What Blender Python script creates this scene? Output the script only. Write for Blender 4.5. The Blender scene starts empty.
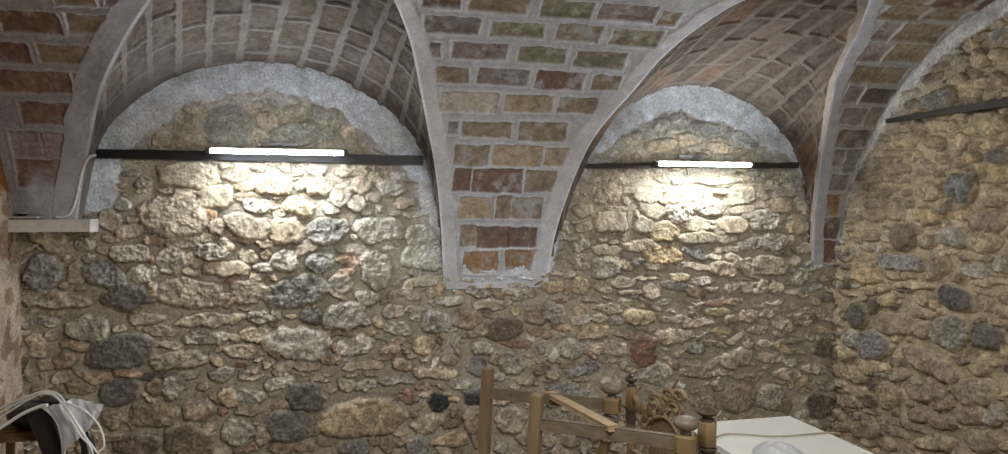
import bpy, bmesh, math, random
import numpy as np
from mathutils import Vector, Matrix
rnd = random.Random(11)
S = bpy.context.scene
# ---------------------------------------------------------------- camera, world, lights, exposure
YAW = math.radians(13.4); PITCH = math.atan(15 / 720)
cd = bpy.data.cameras.new('camera'); cam = bpy.data.objects.new('camera', cd); S.collection.objects.link(cam)
cd.sensor_fit = 'HORIZONTAL'; cd.sensor_width = 36.0; cd.lens = 36.0 * 720 / 1008; cd.clip_start = 0.05
cam.location = (0, -4.9725, 1.95)
cam.rotation_euler = (math.pi / 2 - PITCH, 0, -YAW)
S.camera = cam
w = bpy.data.worlds.new('World'); S.world = w; w.use_nodes = True
w.node_tree.nodes['Background'].inputs[0].default_value = (0.75, 0.85, 1.0, 1)
w.node_tree.nodes['Background'].inputs[1].default_value = 0.01
S.view_settings.view_transform = 'Standard'; S.view_settings.look = 'None'
S.view_settings.exposure = 0.62; S.view_settings.gamma = 1.0; S.view_settings.use_curve_mapping = False
def area(name, loc, target, sx, sy, power, col):
    l = bpy.data.lights.new(name, 'AREA'); l.shape = 'RECTANGLE'; l.size = sx; l.size_y = sy; l.energy = power; l.color = col
    o = bpy.data.objects.new(name, l); S.collection.objects.link(o); o.location = loc
    o.rotation_euler = (Vector(target) - Vector(loc)).to_track_quat('-Z', 'Y').to_euler()
    return o
# unseen lamps of the half of the cellar behind the camera, then an added overhead fill
area('room_lamp', (-0.2, -6.3, 2.35), (0.8, 0.0, 2.0), 1.2, 0.25, 150, (0.76, 0.87, 1.0))
area('room_lamp', (2.6, -5.6, 2.2), (3.4, 0.0, 1.6), 1.2, 0.25, 22, (0.95, 0.93, 0.9))
area('overhead_fill', (0.7, -3.3, 2.85), (0.7, -2.9, 0.0), 1.2, 0.2, 40, (1.0, 0.98, 0.94))  # added top fill out of view, brightens tabletop, furniture and lower wall
TUBE_L = 130
SAMPLES_HINT = None
C = S.collection
# ---------------------------------------------------------------- helpers
def obj(name, data, parent=None, loc=None):
    o = bpy.data.objects.new(name, data); C.objects.link(o)
    if parent is not None: o.parent = parent
    if loc is not None: o.location = loc
    return o
def tag(o, label=None, cat=None, group=None, kind=None):
    if label: o['label'] = label
    if cat: o['category'] = cat
    if group: o['group'] = group
    if kind: o['kind'] = kind
    return o
def thing(name, label, cat, loc=(0, 0, 0), rz=0, group=None):
    o = obj(name, None, None, loc); o.rotation_euler = (0, 0, rz); o.empty_display_size = 0.1
    return tag(o, label, cat, group)
def nodes(name):
    m = bpy.data.materials.new(name); m.use_nodes = True
    nt = m.node_tree; return m, nt, nt.nodes['Principled BSDF']
def masonry(name, rough=0.9, grain=60, mottle=9, amp=0.35, bump=0.45):
    m, nt, b = nodes(name); N = nt.nodes.new; L = nt.links.new
    at = N('ShaderNodeAttribute'); at.attribute_name = 'Col'
    tc = N('ShaderNodeTexCoord')
    n1 = N('ShaderNodeTexNoise'); n1.inputs['Scale'].default_value = mottle; n1.inputs['Detail'].default_value = 8; n1.inputs['Roughness'].default_value = 0.7
    n2 = N('ShaderNodeTexNoise'); n2.inputs['Scale'].default_value = grain; n2.inputs['Detail'].default_value = 5; n2.inputs['Roughness'].default_value = 0.65
    for n in (n1, n2): L(tc.outputs['Object'], n.inputs['Vector'])
    mr1 = N('ShaderNodeMapRange'); mr1.inputs['From Min'].default_value = 0.3; mr1.inputs['From Max'].default_value = 0.7
    mr1.inputs['To Min'].default_value = 1 - amp; mr1.inputs['To Max'].default_value = 1 + amp
    mr2 = N('ShaderNodeMapRange'); mr2.inputs['From Min'].default_value = 0.3; mr2.inputs['From Max'].default_value = 0.7
    mr2.inputs['To Min'].default_value = 1 - amp; mr2.inputs['To Max'].default_value = 1 + amp
    L(n1.outputs['Fac'], mr1.inputs['Value']); L(n2.outputs['Fac'], mr2.inputs['Value'])
    mu = N('ShaderNodeMath'); mu.operation = 'MULTIPLY'; L(mr1.outputs[0], mu.inputs[0]); L(mr2.outputs[0], mu.inputs[1])
    mx = N('ShaderNodeVectorMath'); mx.operation = 'SCALE'; L(at.outputs['Color'], mx.inputs[0]); L(mu.outputs[0], mx.inputs['Scale'])
    L(mx.outputs[0], b.inputs['Base Color'])
    bp = N('ShaderNodeBump'); bp.inputs['Strength'].default_value = bump; bp.inputs['Distance'].default_value = 0.012
    n3 = N('ShaderNodeTexNoise'); n3.inputs['Scale'].default_value = 38; n3.inputs['Detail'].default_value = 6; n3.inputs['Roughness'].default_value = 0.7; L(tc.outputs['Object'], n3.inputs['Vector'])
    L(n3.outputs['Fac'], bp.inputs['Height']); L(bp.outputs[0], b.inputs['Normal'])
    b.inputs['Roughness'].default_value = rough; b.inputs['Specular IOR Level'].default_value = 0.2
    return m
def mat(name, col, rough=0.6, col2=None, scale=(8, 8, 8), metal=0, bump=0.0, spec=0.4, detail=4):
    m, nt, b = nodes(name); N = nt.nodes.new; L = nt.links.new
    b.inputs['Roughness'].default_value = rough; b.inputs['Metallic'].default_value = metal; b.inputs['Specular IOR Level'].default_value = spec
    tc = N('ShaderNodeTexCoord'); mp = N('ShaderNodeMapping'); mp.inputs['Scale'].default_value = scale
    n = N('ShaderNodeTexNoise'); n.inputs['Scale'].default_value = 1; n.inputs['Detail'].default_value = detail
    L(tc.outputs['Object'], mp.inputs['Vector']); L(mp.outputs[0], n.inputs['Vector'])
    r = N('ShaderNodeValToRGB'); r.color_ramp.elements[0].position = 0.3; r.color_ramp.elements[1].position = 0.7
    r.color_ramp.elements[0].color = (*(col2 or [c * 0.8 for c in col]), 1); r.color_ramp.elements[1].color = (*col, 1)
    L(n.outputs['Fac'], r.inputs['Fac']); L(r.outputs[0], b.inputs['Base Color'])
    if bump:
        bp = N('ShaderNodeBump'); bp.inputs['Strength'].default_value = bump; bp.inputs['Distance'].default_value = 0.01
        L(n.outputs['Fac'], bp.inputs['Height']); L(bp.outputs[0], b.inputs['Normal'])
    return m
def emit(name, col, strength):
    m, nt, b = nodes(name)
    b.inputs['Base Color'].default_value = (*col, 1); b.inputs['Emission Color'].default_value = (*col, 1); b.inputs['Emission Strength'].default_value = strength
    return m
# ---- numpy noise
_rs = np.random.RandomState(5)
_T = _rs.rand(256, 256)
def vn(x, y, o=0):
    x = x + o * 17.31 + 400; y = y + o * 9.77 + 400
    xi = np.floor(x).astype(int); yi = np.floor(y).astype(int); fx = x - xi; fy = y - yi
    fx = fx * fx * (3 - 2 * fx); fy = fy * fy * (3 - 2 * fy)
    a = _T[yi % 256, xi % 256]; b = _T[yi % 256, (xi + 1) % 256]; c = _T[(yi + 1) % 256, xi % 256]; d = _T[(yi + 1) % 256, (xi + 1) % 256]
    return (a + (b - a) * fx) * (1 - fy) + (c + (d - c) * fx) * fy - 0.5
def fbm(x, y, f, octv=4, o=0, g=0.5):
    r = 0; a = 1
    for k in range(octv):
        r = r + a * vn(x * f, y * f, o + k * 3.7); f *= 2.03; a *= g
    return r
def sstep(a, b, x):
    t = np.clip((x - a) / (b - a), 0, 1); return t * t * (3 - 2 * t)
def grid_arrays(P, Cc, flip=False):
    n, m = P.shape[:2]
    idx = np.arange(n * m).reshape(n, m)
    q = np.stack([idx[:-1, :-1], idx[:-1, 1:], idx[1:, 1:], idx[1:, :-1]], -1).reshape(-1, 4)
    if flip: q = q[:, ::-1]
    return P.reshape(-1, 3), q, Cc.reshape(-1, 3)
def np_mesh(name, parts, material, kind='structure'):
    off = 0; V = []; Q = []; K = []
    for v, q, c in parts:
        V.append(v); Q.append(q + off); K.append(c); off += len(v)
    V = np.concatenate(V).astype(np.float32); Q = np.concatenate(Q).astype(np.int32); K = np.concatenate(K).astype(np.float32)
    me = bpy.data.meshes.new(name)
    me.vertices.add(len(V)); me.vertices.foreach_set('co', V.ravel())
    me.loops.add(Q.size); me.loops.foreach_set('vertex_index', Q.ravel())
    me.polygons.add(len(Q)); me.polygons.foreach_set('loop_start', np.arange(0, Q.size, 4, dtype=np.int32))
    me.polygons.foreach_set('use_smooth', np.ones(len(Q), dtype=bool))
    me.update(calc_edges=True)
    ca = me.color_attributes.new('Col', 'FLOAT_COLOR', 'POINT')
    ca.data.foreach_set('color', np.concatenate([np.clip(K, 0, 1), np.ones((len(K), 1), np.float32)], 1).ravel())
    me.materials.append(material)
    o = obj(name, me)
    if kind: o['kind'] = kind
    return o
def poly_mask(px, py, poly):
    inside = np.zeros(px.shape, bool); n = len(poly)
    for i in range(n):
        x0, y0 = poly[i]; x1, y1 = poly[(i + 1) % n]
        if y0 == y1: continue
        c = ((y0 > py) != (y1 > py)) & (px < (x1 - x0) * (py - y0) / (y1 - y0) + x0)
        inside ^= c
    return inside
def line_dist(px, py, pts):
    d = np.full(px.shape, 9.0)
    for (x0, y0), (x1, y1) in zip(pts[:-1], pts[1:]):
        vx, vy = x1 - x0, y1 - y0; L2 = vx * vx + vy * vy + 1e-9
        t = np.clip(((px - x0) * vx + (py - y0) * vy) / L2, 0, 1)
        d = np.minimum(d, np.hypot(px - x0 - t * vx, py - y0 - t * vy))
    return d
# ---------------------------------------------------------------- masonry data (millimetres on each wall)
# x, z, half length, half height, tilt, stone colour
BACK_STONES = "-907,2187,179,77,1,a -1004,1931,195,121,-6,a -1353,1906,65,61,-56,a -1167,2127,53,31,13,g -1185,2077,35,13,4,a -961,2084,119,16,-3,a -1295,2000,58,31,-17,a -1739,1574,99,94,-87,D -1641,1410,206,50,-5,a -1503,1744,56,37,-1,g -1550,1570,75,50,90,a -1246,1691,104,51,3,g -1386,1561,116,74,-26,D -1178,1569,93,57,11,w -1249,1412,139,82,-8,d -1125,1645,32,18,90,r -1013,1643,83,83,-62,g -1100,1765,53,32,-1,p -934,1757,107,39,-1,a -889,1434,198,90,-5,a -1126,1453,57,35,-90,p -1355,1780,57,25,0,a -1664,1324,44,19,1,a -1486,1224,119,81,-10,g -1315,1218,35,25,16,a -1771,1142,65,52,-53,a -1777,1080,55,19,-3,a -1560,1127,79,31,-12,p -1617,1035,63,49,-27,b -1305,1071,190,102,8,d -1152,1269,100,38,-6,a -1070,1189,89,26,-8,a -776,1256,194,46,1,a -1265,949,76,38,-15,P -1137,910,94,26,2,d -959,1004,167,58,2,a -1427,913,87,31,-15,y -1018,1097,72,26,-12,a -1817,965,56,16,90,a -1540,956,59,18,-36,a -1541,856,74,43,-17,b -1307,811,109,76,1,d -1097,831,56,48,-52,b -1092,741,92,12,-30,p -1122,659,130,77,-9,b -1349,655,65,62,-48,b -1356,534,57,32,0,b -1206,472,129,77,-6,B -990,831,71,65,-76,g -903,475,133,104,-10,B -1263,611,50,12,-50,b -926,2046,60,32,-3,a -739,2047,97,78,2,a -777,1931,42,32,1,o -604,2185,80,39,6,a -473,2232,44,20,-10,g -374,2128,107,66,1,P -567,2107,56,33,-10,P -562,2048,74,26,6,P -487,1989,81,46,-11,w -222,1990,96,60,-8,y -80,2124,78,60,13,a -99,2230,78,40,-2,g -551,1858,137,72,-17,a -729,1853,55,45,-13,a -300,1824,108,86,0,y -349,2049,32,20,17,b -229,1910,58,20,-11,a -356,1943,40,38,86,p -30,1823,130,80,10,D -3,1970,59,34,0,a 50,2058,67,66,79,a -451,1891,44,20,-11,a -279,2076,25,13,1,p -784,1782,48,32,0,a -766,1691,104,45,-12,g -675,1742,50,32,-34,a -545,1767,68,20,-4,p -546,1668,62,46,-19,a -657,1585,141,46,-1,a -433,1733,50,26,-12,a -314,1632,83,66,-14,w -434,1588,75,33,4,w -179,1710,90,40,26,a -76,1615,91,67,26,D -899,1648,57,24,71,a -882,1563,48,26,-7,a -858,1628,32,30,-88,a -640,1506,37,20,4,r -529,1432,112,72,3,a -232,1418,179,100,11,D -491,1523,38,26,-13,a -390,1521,38,20,-2,p -659,1376,51,38,65,p 21,1404,80,27,-32,a 47,1485,66,47,20,g -423,1264,113,40,1,g -130,1254,78,47,-8,d 92,1246,152,88,3,g -801,1140,127,52,-3,g -499,1148,88,46,-3,a -215,1076,194,107,-9,w -556,1038,131,52,-8,a -393,1037,79,32,-48,b -741,994,59,24,-58,b -710,1071,49,20,30,b -582,953,37,13,-3,o -171,920,91,27,-6,a -21,960,79,27,-3,p -520,917,50,20,-3,a -419,952,44,27,24,a -906,898,66,33,8,g -706,900,73,46,19,g -576,887,33,31,-73,g -350,829,88,47,9,w -209,875,64,13,0,a -34,859,33,14,-4,a -630,1133,38,26,-26,a 13,1141,53,20,-8,p 19,1039,34,33,-65,r -172,725,110,94,-11,d -288,531,143,99,-18,d -847,680,96,66,18,b -664,747,65,56,-49,y -701,717,88,19,-25,b -527,752,88,53,-11,g -528,660,88,46,-5,a -610,513,88,78,-19,g -351,669,57,27,-4,p 196,559,281,117,1,y -114,505,59,33,72,b -186,375,83,27,4,b -37,405,65,21,4,b -447,482,57,53,59,a -347,381,79,39,-26,b -555,397,80,27,12,b -695,651,32,25,-42,r -788,559,45,31,-48,b -822,815,30,26,20,a -81,598,32,14,12,b 117,2227,106,40,1,a 390,2121,95,61,1,w 196,2126,61,60,72,a 283,2174,47,41,3,a 492,2012,68,41,-3,a 162,2011,60,54,25,a 70,2098,60,40,22,a 56,2024,40,39,81,a 228,1950,40,27,0,a 316,1984,34,27,-62,g 302,1820,148,82,0,w 588,1791,97,62,9,g 486,2197,82,41,1,w 608,1639,138,90,4,w 134,1693,113,34,-4,a 134,1632,106,34,4,P 87,1545,72,27,19,P 120,1598,53,20,-1,P 287,1554,123,101,-70,w 60,1451,54,47,-37,a 120,1469,41,20,-47,a 362,1704,41,21,9,a 615,1479,131,35,9,a 691,1415,62,42,39,p 538,1363,48,28,13,a 490,1413,61,35,29,a 226,1365,81,48,-13,a 374,1374,74,21,45,p 761,1336,105,42,3,w 546,1529,48,28,-12,g 1025,1371,58,21,-2,g 1083,1298,145,36,1,a 1141,1368,44,28,-30,b 853,1390,36,14,-7,y 408,1277,75,41,3,a 435,1159,103,48,-11,w 698,1191,98,77,-5,g 917,1205,100,63,-3,b 1185,1131,125,78,-4,B 552,1231,41,28,-3,g 66,1139,53,27,-3,p 205,1133,93,21,3,p 138,1047,119,62,13,w 299,1212,48,33,-52,p 421,1063,61,28,7,p 496,1025,62,28,80,p 607,1027,70,56,-7,y 373,1003,74,35,12,p 353,956,95,21,2,p 740,1071,49,35,16,p 796,914,57,35,-4,p 996,855,73,63,-33,k 1017,996,79,43,-3,g 197,908,134,27,0,a 237,851,47,21,-4,b 468,902,69,41,-9,p 593,840,64,41,-24,a 732,833,107,42,-13,a 953,1097,100,21,6,p 733,1001,62,21,54,p 839,1046,55,18,59,a 1133,905,52,49,-34,p 1075,1213,51,14,-7,b 838,982,51,14,-46,b 77,785,60,41,-6,a 210,771,74,41,1,g 413,794,130,28,0,g 482,714,41,21,1,r 495,678,88,21,12,r 530,648,55,21,11,b 704,638,65,55,-30,k 647,480,117,64,15,a 536,564,29,27,-49,b 981,656,86,57,4,k 967,473,79,71,-72,b 795,357,120,50,3,y 563,325,77,69,-22,D 148,350,100,41,-5,D 351,355,57,47,-65,b 467,374,54,29,26,b 824,560,43,28,-6,b 781,682,35,14,-4,p 592,742,49,21,-4,p 874,748,79,42,-14,w 269,396,42,27,-27,b 2072,2201,125,44,-13,a 2009,2097,71,66,2,a 1908,2060,59,46,60,g 2255,2076,96,60,-8,a 2311,2092,61,32,62,w 2120,2105,40,22,9,a 1769,1957,69,51,0,a 1994,1876,126,74,-5,a 2232,1846,64,60,-3,a 2320,1957,104,60,-17,a 2539,2078,115,68,4,y 2524,1942,107,68,0,w 1884,2177,78,29,5,g 2183,2239,95,37,-8,a 2418,1793,114,75,-5,Y 2681,1859,108,46,2,a 1785,1833,69,37,4,a 2033,1972,79,22,-5,a 2393,2032,40,23,-17,p 2375,2212,72,30,-17,p 2104,2024,32,30,0,a 2200,1935,38,16,-57,a 1800,1775,69,22,-1,a 2217,1705,136,45,4,a 1964,1671,110,37,-5,a 2395,1628,146,67,-4,Y 1724,1615,69,44,-2,g 1941,1538,102,74,-2,g 1754,1556,46,30,16,g 2090,1565,79,37,-24,p 2193,1578,48,30,-2,D 1747,1410,85,58,-11,y 1917,1399,70,44,-9,a 2075,1432,111,37,-1,a 1640,1376,38,22,2,r 2130,1357,103,22,-2,a 1280,1400,96,43,-2,w 1288,1335,59,21,-2,g 1384,1361,37,29,-4,b 1549,1408,83,44,3,y 1602,1312,46,15,-2,r 2091,1283,64,37,-11,a 2307,1360,65,45,-11,a 2274,1450,96,15,3,a 2338,1539,73,30,-10,a 2011,1626,55,15,4,a 1421,1209,75,64,-22,b 1557,1219,76,72,-20,g 1549,1125,30,15,-3,r 1625,1115,53,22,-5,P 1848,1077,123,52,7,y 1763,1168,69,37,6,w 2211,1168,121,60,-7,y 2044,1144,71,30,-7,g 2252,927,113,96,-82,m 1966,954,174,52,-7,a 1974,865,70,30,6,a 1679,952,100,73,-6,g 1542,922,50,38,57,w 1764,801,129,45,11,D 1444,1085,91,36,-17,b 1258,1021,104,36,-8,r 1229,879,104,71,-14,g 1459,810,66,37,25,B 2318,736,106,60,-5,g 2108,1045,80,37,-12,b 1452,977,30,29,-26,g 2356,1231,73,19,-2,a 2398,1003,65,38,-37,a 2125,805,80,37,-13,a 1903,1178,55,29,-3,a 1996,1242,142,37,-2,a 1833,901,63,15,-31,p 1236,469,111,86,-5,a 1558,484,69,36,-5,g 1664,660,146,44,-6,D 2006,685,86,52,4,a 1422,318,136,50,-10,b 1680,285,71,43,-24,b 1850,509,78,30,-4,b 1796,224,45,38,-77,g 1589,211,69,36,-6,a 1155,280,52,43,-14,g 2119,200,126,53,4,a 2789,1988,101,68,0,w 2906,2164,85,31,5,a 2881,2103,59,23,-4,P 3060,2081,111,69,8,a 3443,2145,142,78,0,g 3242,2082,52,31,0,a 3418,1997,88,47,0,y 3569,2013,55,45,-89,a 3069,1973,112,31,3,a 3104,1927,52,31,7,a 3261,1880,105,93,-3,g 2985,1850,128,61,-5,y 3553,1848,90,71,-2,y 2681,1844,108,38,0,a 2647,1988,58,31,-17,a 2849,1813,59,31,-17,a 3401,1895,44,31,9,a 2823,1881,34,15,0,g 3260,2012,96,31,4,a 3240,2244,104,47,9,g 2847,2186,202,30,1,a 3460,2247,106,31,1,g 2698,1753,150,46,4,a 2926,1743,85,38,-1,a 3141,1703,95,47,6,g 3341,1708,97,78,-3,g 3483,1730,53,40,10,a 3308,1537,150,70,-5,a 2943,1666,102,23,2,a 2674,1639,99,38,-23,D 2726,1433,92,31,6,g 2543,1459,74,30,3,y 2683,1533,117,30,-10,a 2902,1521,102,54,-14,a 3038,1565,102,47,-27,a 3520,1565,54,32,2,a 3142,1478,86,39,-18,a 3557,1446,123,64,14,g 2659,1351,92,38,-19,b 2793,1362,68,23,-10,a 2988,1381,74,40,24,a 3091,1363,49,41,-43,a 3213,1360,79,47,-10,a 3353,1372,60,48,13,a 3540,1312,108,31,-9,a 3256,1413,44,16,-2,a 2685,1258,50,15,3,a 2836,1262,110,31,3,r 3006,1257,69,31,-2,y 2494,1400,107,30,-4,d 3657,1349,108,40,2,g 3691,1531,81,32,7,g 3618,1658,81,40,7,a 2512,1021,132,53,-3,a 2888,1045,128,31,-5,y 2796,949,136,23,-13,a 3017,986,81,25,35,a 3052,845,87,70,-8,a 2950,803,69,54,-24,a 3331,816,115,39,-1,a 2679,915,75,46,-4,g 2702,1113,125,31,5,a 2495,1143,115,30,1,a 3320,1169,103,32,16,a 2862,1184,102,38,-2,y 3119,1145,78,54,-4,a 3454,1000,98,24,2,a 3499,943,107,24,0,a 3393,900,71,31,-20,y 3545,854,90,24,-3,a 3771,883,80,73,-75,B 3207,1033,87,31,0,a 3260,929,52,31,0,a 2554,906,62,24,35,a 2489,803,58,38,-13,b 2663,725,109,38,-3,b 2663,794,67,31,1,a 2822,794,95,25,35,a 3466,683,116,47,-4,a 3071,688,103,23,1,a 2899,713,94,23,-3,a 3709,711,100,48,-4,a 3623,1168,63,24,6,a 3046,519,138,109,-4,b 3316,510,115,94,-11,g 3748,421,129,96,-9,B 2740,491,101,61,-6,b 2747,721,67,31,-4,b 2350,734,114,75,-6,g 3441,448,89,55,-6,b -651,2495,147,129,8,G -245,2466,153,73,2,G -33,2472,58,54,-32,G -52,2618,77,67,-17,d -383,2666,44,20,-35,b 98,2495,60,46,25,a 210,2424,59,41,-19,a -453,2442,58,44,-75,a -958,2468,58,30,71,b -874,2560,37,25,26,b 317,2386,47,34,-13,w -1065,2408,47,38,5,y -206,2613,89,40,-8,a 2528,2626,82,67,4,g 2341,2576,105,59,11,g 2752,2572,117,53,2,G 2920,2591,84,54,17,g 3091,2504,102,55,-15,G 2142,2482,103,52,15,a 1985,2390,94,37,20,a 2628,2493,99,45,2,y 2382,2450,113,45,1,y 3309,2416,95,47,-15,g 2879,2438,101,38,1,y"
RIGHT_STONES = "427,2208,101,44,-4,b 378,2136,82,30,-5,B 1013,2201,40,26,-6,b 1177,2109,106,89,-9,G 1405,2181,102,54,-4,Y 1265,2181,41,33,-39,b 933,2084,88,63,11,y 743,2082,45,28,-3,b 1188,1931,97,32,-4,Y 952,1917,83,53,0,Y 1382,1895,117,55,5,b 739,1776,126,98,4,B 1137,1783,115,64,3,g 1342,1771,119,68,3,y 442,1928,110,44,-3,b 671,2028,46,21,-1,b 753,2006,62,28,-8,b 389,2077,82,22,2,b 400,2002,71,22,-1,b 872,2215,102,17,-1,b 1420,2047,95,54,-2,y 649,2255,112,35,-4,b 1152,2251,38,19,-5,b 1227,2234,37,19,-5,b 538,2088,58,36,-3,b 529,2008,68,29,-1,b 696,2168,91,21,-3,b 842,1909,43,27,-5,y 414,1779,81,45,2,b 562,1770,58,43,3,a 1456,1950,53,24,-4,b 1353,1981,34,19,15,b 687,1597,202,64,1,D 1006,1592,91,78,22,b 377,1472,135,52,6,Y 1158,1398,133,80,-5,d 893,1367,86,47,9,y 1324,1591,112,44,-3,g 688,1506,157,28,7,y 916,1525,51,27,6,y 797,1446,159,28,6,y 1395,1523,117,24,6,y 861,1260,103,34,5,b 471,1266,77,53,24,B 588,1317,68,50,14,y 1487,1640,48,45,64,g 1171,1528,60,26,-2,b 389,1368,71,45,3,y 519,1396,79,36,7,y 355,1552,115,22,8,y 277,1158,120,90,15,d 1221,1665,37,25,6,b 1372,1668,62,18,1,b 1108,1684,70,19,3,y 1002,1340,40,32,79,y 1361,1464,56,24,7,b 344,1597,94,23,4,y 675,1164,213,78,6,b 456,961,164,109,16,D 1116,1165,152,107,22,g 1421,1191,123,72,11,d 1000,939,246,73,-11,b 387,798,106,65,19,y 537,815,80,36,15,y 905,1158,69,53,21,b 1361,1014,110,53,22,y 679,887,76,42,16,b 680,802,95,42,15,b 639,1044,67,28,12,y 430,673,57,46,52,B 305,689,62,39,11,y 1350,1278,58,24,18,b 149,850,96,58,5,y 174,707,88,53,-3,y 1010,821,71,41,6,b 1307,827,149,84,20,b 1113,813,58,25,29,y 928,741,157,69,6,b 588,630,107,84,47,y 421,551,75,43,21,B 306,590,66,37,20,y 166,478,174,32,5,b 330,398,134,31,6,b 433,464,91,22,9,b 640,391,121,31,-2,b 373,312,150,58,17,b 820,472,116,29,2,b 888,568,121,54,13,b 1060,688,101,37,24,b 112,259,89,40,10,b 603,279,78,40,3,b 385,225,89,31,7,b 1288,678,114,60,21,b 1078,567,108,44,19,b 1383,543,147,64,21,b 1008,413,171,51,19,y 1455,736,80,61,58,g 1048,2512,145,39,-11,y 1352,2489,148,73,-9,y 1165,2403,69,56,-19,y 1430,2282,74,42,-7,d 1256,2295,58,37,-8,Y 1043,2297,72,26,-5,y 985,2420,98,39,-7,y 1013,2694,116,68,0,G 728,2459,109,48,-7,y 1409,2362,89,30,-6,y 783,2343,80,41,-6,y 552,2433,87,36,-6,y 620,2320,66,28,-5,b 1234,2729,81,56,-14,y 1452,3002,58,44,-37,g 1317,2899,68,52,-33,y 1441,2892,56,40,-26,y 1167,2797,66,45,-8,y 1348,2740,71,36,-14,y 1245,2995,55,40,-6,y 1436,2743,56,40,-23,y"
# bricks of the main vault: x, arc length, half width, half height, colour
VAULT_BRICKS = "581,2310,94,58,m 895,2302,155,59,b 1288,2299,143,68,v 1649,2308,163,61,q 1915,2282,52,54,b 660,2122,152,60,q 1043,2114,149,54,v 1414,2120,127,62,b 1776,2107,147,64,v 852,1936,155,56,q 1237,1931,139,57,v 1609,1919,154,62,v 588,1930,26,51,q 708,1750,91,55,b 1022,1752,153,56,q 1386,1748,149,64,m 1696,1744,83,54,b 841,1558,174,69,w 1223,1563,148,59,y 1552,1565,125,56,b 975,1361,155,51,b 1354,1358,154,67,b 751,1369,23,43,q 892,1170,107,72,b 1208,1176,162,74,y 1482,1170,74,63,y 842,998,51,83,m 1087,989,167,81,m 1389,993,100,74,b 956,792,112,73,y 1149,799,46,81,b 1318,793,101,74,b 911,590,49,71,b 1086,580,111,74,m 1265,579,62,66,m 1367,578,33,67,m 1008,397,118,76,o 1305,398,114,85,o -1230,1985,91,56,b -1502,1973,132,65,m -1369,1776,139,55,b -1701,1768,134,60,m -1252,2164,82,50,b -1074,2161,26,44,q -1607,1588,199,64,m -1355,1604,23,48,q -1566,1388,124,64,m -1708,1191,74,80,q -1565,1184,60,77,q -1663,1008,123,86,m 3375,2494,134,80,b 3678,2518,120,82,b 3400,2303,62,81,q 3657,2306,166,82,b 3456,2102,88,69,q 3725,2121,152,79,b 3621,1915,200,68,b 3533,1736,55,67,q 3746,1737,128,59,B 3636,1556,90,63,q 3840,1559,79,75,b 3758,1369,152,67,B 3676,1205,34,70,q 3821,1211,78,67,q 3756,1006,66,62,q 3818,1144,57,49,q 3722,816,89,86,o 3787,631,108,82,m 3823,440,109,85,m"
GROINS = {'LL': [(0.119, -1.503), (0.315, -1.369), (0.508, -1.259), (0.721, -1.094), (0.98, -0.89)], 'LR': [(0.021, 0.744), (0.122, 0.709), (0.252, 0.658), (0.38, 0.596), (0.562, 0.524), (0.828, 0.436), (1.081, 0.325)], 'RL': [(0.066, 1.528), (0.106, 1.567), (0.184, 1.615), (0.259, 1.654), (0.377, 1.719), (0.59, 1.901), (0.842, 2.023), (1.25, 2.27)], 'RR': [(0.027, 3.662), (0.181, 3.587), (0.404, 3.481), (0.751, 3.306), (1.06, 3.213), (1.355, 3.057)]}
ARCHES = {'ARL': [(-1.405, 2.437), (-1.226, 2.631), (-1.02, 2.784), (-0.745, 2.891), (-0.456, 2.931), (-0.293, 2.913), (-0.005, 2.859), (0.198, 2.747), (0.399, 2.619), (0.535, 2.465), (0.624, 2.33)], 'ARR': [(1.86, 2.497), (2.046, 2.678), (2.26, 2.81), (2.421, 2.876), (2.625, 2.899), (2.833, 2.885), (3.046, 2.817), (3.263, 2.678), (3.44, 2.512), (3.575, 2.343)]}
PLASTER = {'PLL': [(-1.805, 1.925), (-1.416, 1.95), (-1.312, 2.0), (-1.295, 2.057), (-1.298, 2.277), (-1.217, 2.354), (-1.129, 2.47), (-0.999, 2.524), (-0.945, 2.615), (-0.771, 2.653), (-0.637, 2.703), (-0.501, 2.74), (-0.426, 2.743), (-0.161, 2.727), (-0.116, 2.669), (0.066, 2.622), (0.157, 2.517), (0.27, 2.446), (0.344, 2.359), (0.438, 2.285), (0.554, 2.136), (0.588, 1.998), (0.657, 1.86), (0.713, 1.721), (0.734, 1.532), (0.939, 1.479), (1.155, 1.46)], 'PLR': [(1.155, 1.46), (1.414, 1.469), (1.534, 1.509), (1.549, 1.553), (1.571, 1.661), (1.594, 1.776), (1.624, 1.928), (1.677, 2.088), (1.737, 2.255), (1.845, 2.351), (2.024, 2.465), (2.142, 2.556), (2.277, 2.611), (2.414, 2.69), (2.536, 2.701), (2.743, 2.64), (2.911, 2.644), (3.082, 2.55), (3.274, 2.439), (3.45, 2.388), (3.549, 2.303), (3.613, 2.163), (3.659, 2.045), (3.66, 1.895), (3.707, 1.76), (3.682, 1.539), (4.04, 1.533)], 'PRW': [(-0.035, 1.645), (0.032, 1.887), (0.165, 2.12), (0.292, 2.306), (0.521, 2.602), (0.705, 2.803), (0.878, 2.909), (1.155, 3.047), (1.489, 3.159), (1.801, 3.226)]}
PAL = dict(a=(.44, .38, .285), g=(.37, .345, .30), w=(.55, .52, .46), d=(.15, .14, .125), D=(.24, .23, .215), b=(.30, .235, .165), B=(.17, .135, .105),
           o=(.33, .20, .10), r=(.34, .20, .145), p=(.40, .315, .225), P=(.47, .345, .25), y=(.47, .38, .245), Y=(.46, .34, .18), m=(.20, .125, .09),
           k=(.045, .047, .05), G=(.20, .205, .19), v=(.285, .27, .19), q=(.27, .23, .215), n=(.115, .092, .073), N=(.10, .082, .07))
_mean = (.36, .325, .255)
PAL = {k: tuple(c * .78 + m_ * .22 for c, m_ in zip(v, _mean)) if k in 'agwbpyYr' else v for k, v in PAL.items()}
def parse(txt):
    out = []
    for e in txt.split():
        p = e.split(','); out.append([float(v) / 1000 for v in p[:4]] + [math.radians(float(p[4])), p[5]])
    return out
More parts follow.
